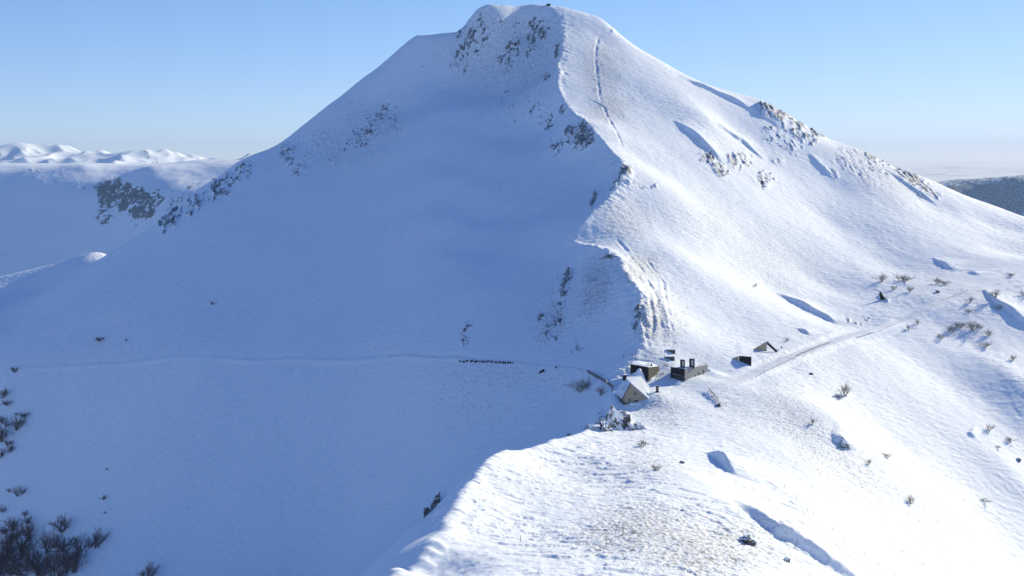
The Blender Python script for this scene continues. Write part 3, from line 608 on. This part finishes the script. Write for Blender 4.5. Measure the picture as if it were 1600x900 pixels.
# ---- small things between the buildings
def on(u, v, dz=0): p = at(u, v); p.z += dz; return p
b0 = on(1040, 573); bic = thing('bicycle', b0, 'dark upright bicycle standing in the snow above the passage between the two buildings', 'bicycle')
def ring(c, r_, w_):
    mb = MB(); k = 18
    for i in range(k):
        a0, a1 = 2*math.pi*i/k, 2*math.pi*(i+1)/k
        mb.tube(c+Vector((r_*math.cos(a0), 0, r_*math.sin(a0))), c+Vector((r_*math.cos(a1), 0, r_*math.sin(a1))), w_, k=5)
    for i in range(6):
        a0 = math.pi*i/6; e = Vector((r_*math.cos(a0), 0, r_*math.sin(a0))); mb.tube(c-e, c+e, .012, k=3)
    return mb
wl, wr_ = b0+Vector((-.58,0,.38)), b0+Vector((.58,0,.38))
ring(wl, .40, .045).build('wheel', M_steel, bic); ring(wr_, .40, .045).build('wheel', M_steel, bic)
sd_, bt, hd = b0+Vector((-.2,0,1.0)), b0+Vector((-.05,0,.38)), b0+Vector((.42,0,.98))
fm = MB()
for a, b in ((sd_,bt),(bt,hd),(sd_,hd),(wl,bt),(wl,sd_),(wr_,hd)): fm.tube(a, b, .04, k=5)
fm.build('bicycle_frame', M_steel, bic)
MB().tube(hd+Vector((-.06,-.3,.15)), hd+Vector((-.06,.3,.15)), .035).tube(hd, hd+Vector((-.06,0,.15)), .035).build('handlebar', M_steel, bic)
MB().box(sd_+Vector((0,0,.08)), (.32,.16,.08)).build('saddle', M_steel, bic)
def simple(name, mb, m, label, cat, group=None): o = mb.build(name, m); tagit(o, label, cat, group); return o
def post(u, v, h, r_, m, label, name='marker_post', group=None, lean=0.0, cat='post'):
    p = on(u, v); a = Vector((p.x, p.y, p.z-.3)); mb = MB().tube((0,0,-.3), (lean*h, 0, h), r_, r_*.85, 6)
    o = mb.build(name, m); o.location = p; tagit(o, label, cat, group); return o
post(1038,567,4.6,.09,M_palesteel,'tall pale frosted mast standing behind the bicycle above the passage','mast',cat='mast')
post(993,562,1.5,.12,M_wood,'short dark post at the left edge of the sunlit snow above the prow shaped building')
post(974,558,1.2,.10,M_twig,'small dark post alone in the shade left of the sunlit snow above the buildings')
post(1030,630,2.3,.07,M_stake,'thin pale stake in sunlit snow just right of the chalet')
post(957,612,1.7,.16,M_wood,'thick snowy post at the end of the timber barrier beside the chalet roof')
# info pillar
p = on(1027, 613); ip = thing('information_pillar', p, 'dark square pillar with a flat cap standing right of the chalet roof', 'pillar')
MB().box(p+Vector((0,0,.95)), (.85,.6,2.1)).build('shaft', M_stone, ip); MB().box(p+Vector((0,0,2.1)), (1.15,.85,.24)).build('cap', M_dark, ip); MB().box(p+Vector((0,0,.1)), (1.15,.9,.5)).build('foot', M_dark, ip)
p = p+Vector((0,-.33,1.2)); MB().box(p, (.55,.06,.8)).build('board', M_wood, ip)
# low walls on the slope above the passage
for (u, v, w_, lab) in ((1048,551,3.4,'upper snow capped step wall at the foot of the trodden track'),(1046,562,3.8,'lower snow capped step wall just above the bicycle')):
    p = on(u, v); t = thing('step_wall', p, lab, 'low wall', 'step walls above the passage')
    MB().box(p+Vector((0,0,.1)), (w_,.35,1.5)).build('wall_face', M_stone, t); MB().box(p+Vector((0,.1,.95)), (w_+.2,.7,.25)).build('snow_cap', M_snow, t)
# handrail in the passage
a, b = on(1026,588), on(1037,586); c_ = on(1028,595)
mb = MB().tube(a+Vector((0,0,.5)), b+Vector((0,0,.6)), .10, k=5).tube(c_+Vector((0,0,.4)), b+Vector((-1,0,.5)), .10, k=5)
for q in (a, b, c_): mb.tube(q-Vector((0,0,.3)), q+Vector((0,0,.6)), .08, k=5)
simple('handrail', mb, M_dark, 'dark bent handrail half buried in the shaded snow of the passage', 'handrail')

# ---- wind heaped snow against the walls
def heap(c, rx, ry, h, label, rz=0.0, seed=1):
    vs = []; fs = []; K, L_ = 14, 26
    for i in range(K):
        q = i/(K-1)
        for j in range(L_):
            a = 2*math.pi*j/L_; x = rx*q*math.cos(a); y = ry*q*math.sin(a); k = .12*math.sin(3*a+seed)+.07*math.sin(5*a+2*seed)
            x *= 1+k; y *= 1+k; X_ = c[0]+x*math.cos(rz)-y*math.sin(rz); Y_ = c[1]+x*math.sin(rz)+y*math.cos(rz)
            vs.append((X_, Y_, c[2]+h*(math.cos(min(q, 1)*math.pi)*.5+.5)-1.2*q*q+.12*math.sin(2.3*X_+seed)*q))
    for i in range(K-1):
        for j in range(L_): n_ = (j+1) % L_; fs.append((i*L_+j, i*L_+n_, (i+1)*L_+n_, (i+1)*L_+j))
    o = mesh('snow_bank', vs, fs, M_snow, None, True); o['kind'] = 'structure'; o['label'] = label
p = PW(999,590,385); heap((p.x, p.y, -79.0), 3.8, 2.4, 6.0, 'snow heaped against the left face of the prow shaped building', .5, 1)
p = PW(1060,598,385.5); heap((p.x, p.y, -79.6), 2.6, 1.8, 2.0, 'small pointed snow drift before the dark entrance', .2, 2)
p = PW(1109,586,402); heap((p.x, p.y, -80.0), 4.2, 3.2, 3.6, 'snow bank rising against the far end of the side wall', .8, 3)
p = PW(1083,606,385); heap((p.x, p.y, -81.0), 3.2, 1.6, 1.7, 'low drift crest below the side wall', .1, 4)
p = PW(996,637,360); heap((p.x, p.y, -83.0), 3.0, 1.6, 1.6, 'snow piled under the gable of the chalet', .3, 5)

# ---- timber barrier by the chalet
def rail(uv, label, name, m, h=.95, n=12, rails=(.35,.7,.92), r_=.09, cat='fence', group=None, thick=.1):
    pts = [on(*p) for p in uv]; L = [0]
    for a, b in zip(pts[:-1], pts[1:]): L.append(L[-1]+(b-a).length)
    def pos(s_):
        for i in range(len(pts)-1):
            if s_ <= L[i+1]+1e-6:
                q = pts[i].lerp(pts[i+1], (s_-L[i])/(L[i+1]-L[i])); return Vector((q.x, q.y, gz(q.x, q.y)))
        return pts[-1]
    t = thing(name, pts[0], label, cat, group); q = [pos(L[-1]*i/(n-1)) for i in range(n)]
    for p in q: MB().tube(p-Vector((0,0,.4)), p+Vector((0,0,h)), r_, k=5).build('post', m, t)
    for hh in rails:
        mb = MB()
        for a, b in zip(q[:-1], q[1:]): mb.tube(a+Vector((0,0,hh)), b+Vector((0,0,hh)), thick, k=4)
        mb.build('rail', m, t)
    return t
rail([(918,583),(930,590),(945,598),(958,607)], 'dark plank barrier running up to the left side of the chalet', 'timber_barrier', M_wood, 1.3, 12, (.3,.6,.9,1.2), .1, thick=.13)
rail([(1182,589),(1200,580),(1222,569),(1243,558)], 'low nearly buried guard rail on the lower road, nearest the buildings', 'guard_rail', M_wood, .35, 12, (.3,), .06, 'guard rail', 'guard rails along the road', .05)
rail([(1245,557),(1260,550),(1278,543),(1297,536)], 'long wooden guard rail with close posts beside the road, right of the half buried walls', 'guard_rail', M_wood, .85, 18, (.6,), .09, 'guard rail', 'guard rails along the road', .09)
rail([(1338,529),(1350,526),(1364,522)], 'short wooden guard rail beside the road where it bends past the middle of the slope', 'guard_rail', M_wood, .7, 9, (.5,), .08, 'guard rail', 'guard rails along the road', .08)
rail([(1366,521),(1386,514),(1410,504)], 'low thin guard rail following the road uphill of the bend', 'guard_rail', M_wood, .35, 10, (.28,), .05, 'guard rail', 'guard rails along the road', .05)
rail([(1474,469),(1492,463),(1512,455)], 'far guard rail beside the road just below the bushy bank', 'guard_rail', M_wood, .6, 9, (.45,), .07, 'guard rail', 'guard rails along the road', .07)
t = rail([(1108,611),(1114,617),(1121,626),(1124,634)], 'curved dark guard rail with a stone end pier right of the snowy mound', 'curved_guard_rail', M_stone, 1.0, 8, (.5,.9), .12, 'guard rail', None, .12)
p = on(1124, 635); q = MB().prism([p+Vector((-1.6,0,.3)), p+Vector((.1,-.6,1.1)), p+Vector((.7,-1.2,-1.5)), p+Vector((-.3,-.7,-.9))], (.1,.5,0)).build('end_pier', M_stone, t)

# ---- half buried retaining walls
ya = at(1168,569).y; A = [PW(1154.5,556,ya+1), PW(1174,557.5,ya-1), PW(1174,569.5,ya-1), PW(1166,567,ya), PW(1154.5,560.5,ya+1)]
t = thing('retaining_wall', A[2], 'dark slab wall with a level top sticking out of the snow beside the road', 'wall', 'half buried retaining walls')
a2 = [v.copy() for v in A]; a2[2].z -= 1.5; a2[3].z -= 1.5; a2[4].z -= 1.5
MB().prism(a2, (.12,.5,0)).build('wall_slab', M_dark, t)
MB().prism([PW(1144,560,ya+2.5), PW(1154,556.5,ya+1.2), PW(1154,566,ya+1.2), PW(1146,566,ya+2.5)], (.1,.5,0)).build('wing', M_render, t)
t = thing('retaining_wall', PW(1198,552,440), 'pale triangular wall with a dark raking wing, uphill of the dark slab wall', 'wall', 'half buried retaining walls')
MB().prism([PW(1198,533.5,440), PW(1198,556,440), PW(1178,554,438), PW(1177,546,438)], (.12,.5,0)).build('wall_slab', M_render, t)  # pale colour stands in for sunlight this face does not catch
MB().prism([PW(1198.2,533.5,440), PW(1215,549,441), PW(1213,551,441), PW(1198.2,538,440)], (.3,.45,0)).build('wing', M_dark, t)
p = on(1221,546); t = thing('road_sign', p, 'tiny brownish sign on a post just right of the pale triangular wall', 'sign')
MB().tube(p-Vector((0,0,.2)), p+Vector((0,0,.8)), .07).build('post', M_stake, t); MB().box(p+Vector((0,-.05,.85)), (.8,.08,.6)).build('sign_panel', M_stake, t)

# ---- row of stone blocks on the shaded road
random.seed(3)
for i in range(22):
    u = 719+i*3.9+random.uniform(-1.4,1.4); p = on(u, 565.5+(u-720)*.03)
    sx, hh = random.uniform(.35,.9), random.uniform(.2,.65)
    o = MB().box((0,0,hh/2-.15), (sx,.5,hh+.3)).box((0,0,hh+.05), (sx*.7,.4,.1)).build('kerb_stone', M_dark, None); o.location = p
    tagit(o, 'small dark stone block in the row edging the shaded road below the mountain face', 'stone block', 'stone blocks edging the shaded road')

# ---- rocks
def rock_mesh(seed, jag=0.35, sub=4):
    bm = bmesh.new(); bmesh.ops.create_icosphere(bm, subdivisions=sub, radius=1)
    rs = np.random.RandomState(seed); pl = rs.randn(14, 3); pl /= np.linalg.norm(pl, axis=1)[:, None]; dist = rs.uniform(.55, .95, 14)
    co = np.array([v.co[:] for v in bm.verts])
    for n_, d_ in zip(pl, dist):
        k = co@n_; m_ = k > d_; co[m_] -= np.outer(k[m_]-d_, n_)
    nn = fbm(co[:, 0]*2+seed, co[:, 1]*2+co[:, 2]*2.7, 4, seed)
    co *= (1+jag*nn[:, None]*(.6 if seed < 6 else 1.0))
    if seed >= 6: co[:, :2] *= np.clip(1-.55*co[:, 2:3], .25, 1.6)
    for v, c_ in zip(bm.verts, co): v.co = c_
    me = bpy.data.meshes.new('rock'); bm.to_mesh(me); bm.free(); return me
RM = [rock_mesh(k) for k in range(9)]
def rock_at(u, v, w_, h, label, k=0, m=None, sink=.35, dy=None, tilt=0, rz=0, group=None, name='rock'):
    p = on(u, v); me = RM[k].copy(); me.materials.append(m or M_rock); me.polygons.foreach_set('use_smooth', np.zeros(len(me.polygons), bool))
    o = bpy.data.objects.new(name, me); C.objects.link(o); s_ = p.y/F
    o.scale = (w_*s_/2, (dy or w_*.8)*s_/2, h*s_/2); o.location = (p.x, p.y, p.z+h*s_/2*(1-2*sink)); o.rotation_euler = (0, math.radians(tilt), math.radians(rz))
    tagit(o, label, 'rock', group); return o
rock_at(962,668,34,56,'tall snow plastered rock spire in front of the chalet',6,M_rock2,.40,30,-10,20,name='rock_outcrop')
rock_at(946,672,26,34,'dark sided rock leaning against the left of the tall spire',7,M_rock2,.42,20,-22,50)
rock_at(976,668,24,38,'grey streaked rock on the right shoulder of the tall spire',8,M_rock,.42,18,22,-20)
rock_at(986,671,20,18,'small dark pitted rock at the right foot of the spire',7,M_rock2,.45,12,20,10)
rock_at(925,670,26,13,'flat topped snowy rock at the left end of the outcrop',4,M_rock2,.45,12,4,5)
rock_at(937,662,18,12,'low dark rock slab on the shaded edge left of the spire',5,M_rock,.45,9,-30,30)
rock_at(1000,668,26,14,'low snow covered rock right of the outcrop, in front of the chalet',4,M_rock2,.5,14,10,0)
rock_at(890,680,10,5,'small dark rock on the crest of the near spur left of the outcrop',2,M_rock,.4)
rock_at(1166,846,26,17,'craggy dark rock with snow in its cracks on the right flank of the near spur',1,M_rock,.38,16,20,30)
rock_at(1176,850,14,10,'smaller jagged rock touching the right side of the craggy one',3,M_rock,.4,10,25,0)
rock_at(1229,878,12,12,'small speckled rock low beside the long drift hollow',5,M_rock2,.4,9,20)
rock_at(1066,723,9,6,'small dark rock poking out left of the deep wind hollow',0,M_rock,.4)
rock_at(683,786,11,24,'brown rock slab on the shaded edge of the near spur, the upper of two',1,M_rock,.35,10,15,40)
rock_at(667,803,10,20,'dark rock slab on the shaded edge of the near spur, the lower of two',2,M_rock,.35,9,15,40)
rock_at(1592,721,8,7,'dark rock at the right edge of the photo halfway down the slope',3,M_rock,.35)
rock_at(1379,468,8,22,'slanting dark rock blade beside the road on the sunlit slope',1,M_dark,.4,4,-28,0)
rock_at(1268,585,6,5,'tiny black rock alone below the guard rail',2,M_dark,.35)
rock_at(1465,457,8,6,'dark rock on the uphill side of the far road',0,M_rock,.35)
rock_at(1320,700,20,16,'rimed rock face above the small hollow in the middle of the right slope',4,M_rock2,.45,10,20)
rock_at(798,9,5,5,'tiny dark cairn on the left part of the summit skyline',0,M_dark,.2,name='cairn')
rock_at(857,9,8,4,'low dark cairn at the middle of the summit skyline',3,M_dark,.2,name='cairn')
rock_at(846,582,12,5,'slanting dark rock in the shaded slope below the row of stone blocks',5,M_dark,.4,5,-30)
rock_at(869,575,4,3,'tiny dark rock in the shade right of the slanting one',1,M_dark,.3)

# ---- stakes on the near spur and fence posts on the right slope
for (u, v, h, lab) in ((916,852,.75,'short stake at the left end of the cluster on the near spur'),(947.5,854,.8,'dark short stake lowest in the cluster on the near spur'),
    (956,846,.5,'tiny stake right of the lowest stake on the near spur'),(953.5,849,.4,'smallest stake in the middle of the cluster on the near spur'),(944,836,.5,'thin stake at the upper left of the cluster on the near spur'),
    (946,839,.35,'stub of a stake below the upper left stake of the cluster'),(962,836,.7,'stake left of the tall pair on the near spur'),(972,835,1.7,'left one of the tall pair of stakes on the near spur'),
    (974,835,1.5,'right one of the tall pair of stakes on the near spur'),(991,835,.7,'reddish stake at the right end of the cluster on the near spur'),(915,691,.9,'stake on the crest of the near spur just left of the outcrop'),
    (905,696,.4,'small stub of a stake on the crest left of the one by the outcrop'),(844,734,.9,'thin stake with a track of footprints in the upper part of the near spur'),(813,848,1.3,'lone thin pale stake in the smooth snow at the left of the near spur')):
    post(u, v, h, .055, M_stake, lab, 'stake', 'stakes on the near spur', .05, 'stake')
post(1243,857,2.0,.07,M_stake,'leaning stake standing in the shade of the long drift hollow',lean=.18)
for (u, v, lab) in ((1226,762,'uppermost fence post of the line down the right slope'),(1244,782,'second highest fence post of the line down the right slope'),(1262,798,'fence post next above the closely set two on the right slope'),(1271,806,'fence post just below its close neighbour on the right slope'),
    (1301,828,'fence post above the long gap in the line down the right slope'),(1320,844,'fence post in the middle of the lower line on the right slope'),(1350,868,'dark thick fence post in the lower line on the right slope'),(1373,884,'last but one fence post near the bottom edge of the photo'),(1397,899,'lowest fence post at the bottom edge of the photo')):
    post(u, v, .8, .06, M_wood, lab, 'fence_post', 'fence posts down the right slope', .1, 'fence post')
post(1141,662,1.0,.05,M_wood,'thin post on the slope below the curved guard rail'); post(1135,636,.8,.05,M_wood,'thin short post just right of the curved guard rail end')

# ---- bare shrubs
def shrub_mesh(seed, spread=1.0, n=9, levels=3, thick=.026):
    rnd = random.Random(seed); mb = MB()
    def grow(p, d_, L_, r_, lv):
        q = p
        segs = 2
        for s_ in range(segs):
            nd = (d_+Vector((rnd.gauss(0,.16), rnd.gauss(0,.16), rnd.gauss(.03,.12)))).normalized(); e = q+nd*(L_/segs)
            mb.tube(q, e, r_*(1-.25*s_), r_*(1-.25*(s_+1)), 3); q = e; d_ = nd
            if lv > 0:
                for _ in range(rnd.choice((1, 2, 2))):
                    b_ = (d_+Vector((rnd.uniform(-1,1), rnd.uniform(-1,1), rnd.uniform(-.2,.6)))*.75).normalized()
                    grow(q, b_, L_*rnd.uniform(.5,.75), r_*.6, lv-1)
    for i in range(n):
        a = rnd.uniform(0, 2*math.pi); t_ = rnd.uniform(.15, 1.0)*spread
        d_ = Vector((math.cos(a)*t_, math.sin(a)*t_, 1)).normalized()
        grow(Vector((rnd.uniform(-.12,.12)*spread, rnd.uniform(-.12,.12)*spread, -.05)), d_, rnd.uniform(.4,.62), thick, levels)
    return mb
SM = []
for k, (sp, n) in enumerate(((1.2,13),(1.9,15),(.9,12),(1.5,11))):
    mb = shrub_mesh(20+k, sp, n)
    for m in (M_twig, M_rime):
        me = bpy.data.meshes.new('bare_shrub'); me.from_pydata(mb.v, [], mb.f); me.update(); me.materials.append(m); SM.append(me)
def shrub(u, v, hpx, label, k, rime, group, wide=1.0):
    p = on(u, v); s_ = hpx*p.y/F
    o = bpy.data.objects.new('bare_shrub', SM[2*(k % 4)+(1 if rime else 0)]); C.objects.link(o); o.location = p
    o.scale = (s_*wide, s_*wide, s_); o.rotation_euler = (0, 0, (u*7.3+v*3.1) % 6.28); tagit(o, label, 'shrub', group)
GR, GL = 'bare shrubs on the sunlit slope', 'bare shrubs in the shade at the lower left'
for i, (u, v, h, lab, wd) in enumerate([
    (1321,618,24,'tall rimed shrub alone on the slope below the road, the largest there',.8),(1312,623,9,'small dark tuft at the left foot of the tall lone shrub',1),
    (1269,664,9,'thin low shrub left below the tall lone shrub',1),(1230,533,6,'small shrub above the guard rail, right of the pale triangular wall',1.2),
    (1377,440,16,'wispy shrub above the slanting rock blade',1),(1411,440,17,'broad grey shrub above the road, second in the row above the rock blade',1.3),
    (1422,456,10,'dense dark shrub just below the broad grey one above the road',1.3),(1395,453,8,'small dark shrub between the wispy one and the dense one',1.2),
    (1465,444,12,'pale bushy shrub left of the darker one under the dark hollow',1.2),(1477,445,11,'darker round shrub directly below the dark hollow near the road',1),
    (1420,516,7,'round low shrub alone below the road after the bend',1.2),(1470,530,11,'wispy shrub below the road, left of the wide patch of shrubs',1.3),
    (1486,520,14,'grey shrub at the left end of the wide patch of shrubs below the road',1.3),(1502,512,13,'thin shrub second from the left in the wide patch below the road',1.4),
    (1520,517,16,'broadest shrub in the middle of the wide patch below the road',1.6),(1531,514,10,'small shrub at the right end of the wide patch below the road',1.2),
    (1545,525,12,'pale upright shrub right of the wide patch below the road',1.1),(1539,541,9,'round shrub directly below the pale upright one',1.3),
    (1583,563,8,'dark small shrub near the right edge below the patch of shrubs',1.2),(1545,673,13,'brownish shrub low on the right, above the wider pale one',1),
    (1578,691,10,'pale spreading shrub low on the right near the edge',1.6),(1386,716,12,'pale shrub on the speckled slope below the wind hollow',1),
    (1423,788,14,'brownish forked shrub on the smooth lower slope',1),(1539,784,7,'flat dark shrub on the lower slope near the right edge',1.8),
    (1357,726,10,'faint shrub left of the pale one on the speckled slope',1),(1580,432,10,'thin shrub at the right edge above the shaded bank',1),
    (1555,464,13,'shrub growing on the upper lip of the shaded bank',1.4),(1562,484,9,'shrub on the lower lip of the shaded bank',1.2),
    (1516,473,9,'small shrub left of the shaded bank',1),(1515,489,7,'low shrub below the small one left of the shaded bank',1.2),(1434,507,6,'tiny shrub just below the road near the round low shrub',1.2),
    (1600,462,12,'shrub at the right edge on the bank above the shaded hollow',1.2),(1004,698,13,'rimed bush on the crest of the near spur right of the outcrop',1.5),(1027,735,15,'rimed bush on the right edge of the near spur below the outcrop',.9),
    (1180,448,5,'tiny shrub high on the slope above the pale triangular wall',1.2),(1560,700,5,'tiny tuft between the brownish shrub and the pale spreading one',1.2)]):
    shrub(u, v, h*(.82 if h > 9 else 1), lab, i, True, GR, wd)
for i, (u, v, h, lab, wd) in enumerate([
    (38,652,10,'small dark shrub topmost at the left edge of the shaded slope',1.3),(27,672,20,'large leaning shrub below the topmost one at the left edge',1.0),(25,651,5,'tiny dark shrub left of the topmost one',1.2),
    (5,690,26,'dense dark shrub cut by the left edge, middle of the upper clump',1.1),(10,668,12,'shrub between the dense one at the edge and the large leaning one',1.2),(3,662,10,'shrub above the dense one at the left edge',1.2),(12,698,10,'dark low shrub at the foot of the dense one at the left edge',1),
    (15,708,12,'round dark shrub lowest in the upper clump at the left',1.1),(18,695,6,'tiny shrub above the round lowest one of the upper clump',1),(2,716,12,'shrub cut by the left edge below the round one',1),
    (28,775,18,'upright shrub alone between the two clumps at the left',.8),(15,770,6,'tiny shrub left of the upright lone one',1.2),(3,802,12,'shrub cut by the left edge above the lower clump',1),
    (39,807,8,'small shrub topmost in the lower left clump',1.2),(44,818,10,'small shrub just below the topmost of the lower left clump',1.3),(23,828,16,'grey shrub at the upper left of the lower clump',1.2),
    (8,834,14,'shrub near the left edge beside the grey one',1.2),(45,843,20,'wide shrub in the upper middle of the lower left clump',1.2),(29,841,12,'shrub squeezed between the grey one and the wide one',1.2),
    (98,830,21,'round shrub standing apart right of the lower left clump',1.0),(101,860,24,'dark shrub under the round one standing apart',1.0),(75,863,24,'bushy shrub left of the dark one below the round shrub',.9),
    (127,862,24,'wide shrub right of the dark one in the lower clump',.9),(151,856,22,'pale fan shaped shrub at the right end of the lower clump',.8),(124,874,14,'low shrub below the wide one at the right end of the clump',1.3),
    (103,895,34,'largest darkest shrub at the bottom of the lower clump',.9),(85,892,26,'dark shrub merging into the left of the largest one',1),(118,894,24,'dark shrub merging into the right of the largest one',1),
    (62,889,28,'spreading shrub at the bottom between the left mass and the largest',1.1),(34,872,28,'dense shrub in the middle of the left mass',1.1),(12,866,26,'dense shrub at the left edge above the bottom mass',1.1),
    (18,896,30,'bottom shrub of the left mass near the corner',1.2),(40,898,26,'bottom shrub of the left mass right of the corner one',1.2),(3,884,26,'shrub cut by the left edge just above the corner',1.1),(48,880,18,'shrub between the dense middle one and the spreading one',1.2),(14,850,14,'small shrub on top of the dense one at the left edge',1.2),
    (5,905,30,'shrub in the very bottom left corner',1.2),(60,908,26,'shrub cut by the bottom edge under the spreading one',1.2),(90,912,26,'shrub cut by the bottom edge under the largest one',1.2),
    (233,904,24,'thin bare shrub alone at the bottom edge, right of the dark clump',.8),(221,902,12,'single twig shrub left of the thin one at the bottom edge',.6),
    (162,781,6,'forked twig lying bare in the shaded snow above the lower clump',1.6),(167,736,4,'tiny shrub highest of three in the empty shaded snow',1.6),(164,803,3,'tiny shrub lowest of three in the empty shaded snow',2),
    (156,534,9,'dark shrub above the shaded road at the left',1.2),(197,533,3,'tiny dark shrub right of the one above the shaded road',1.4),(23,583,10,'dark shrub just below the shaded road near the left edge',1.2),
    (332,477,5,'tiny shrub high on the smooth shaded face',1.2),(905,610,24,'rimed shrub on the shaded slope left of the timber barrier',.9),(939,618,14,'thin shrub under the timber barrier left of the chalet',1),
    (918,606,8,'small twiggy shrub between the rimed shrub and the barrier',1),(5,622,14,'faint shrub at the left edge below the shaded road',1.2),(12,634,10,'faint shrub just below the one at the left edge under the road',1.3)]):
    shrub(u, v, h*(1.25 if v > 815 and u < 160 else 1), lab, i+1, u > 850, GL if u < 850 else 'bare shrubs beside the chalet', wd)

# ---- thin blue winter air round the whole scene
hm = bpy.data.materials.new('haze'); hm.use_nodes = True; hn = hm.node_tree; hn.nodes.clear()
pv = hn.nodes.new('ShaderNodeVolumePrincipled'); pv.inputs['Color'].default_value = (0.52, 0.74, 1.0, 1); pv.inputs['Density'].default_value = 0.00005; pv.inputs['Anisotropy'].default_value = 0.0
ho = hn.nodes.new('ShaderNodeOutputMaterial'); hn.links.new(pv.outputs[0], ho.inputs['Volume'])
hz = MB().box((0, 0, (-521+150)/2), (18200, 18200, 671)).build('haze', hm); hz['kind'] = 'stuff'; hz['label'] = 'thin bluish winter haze over the far hills'
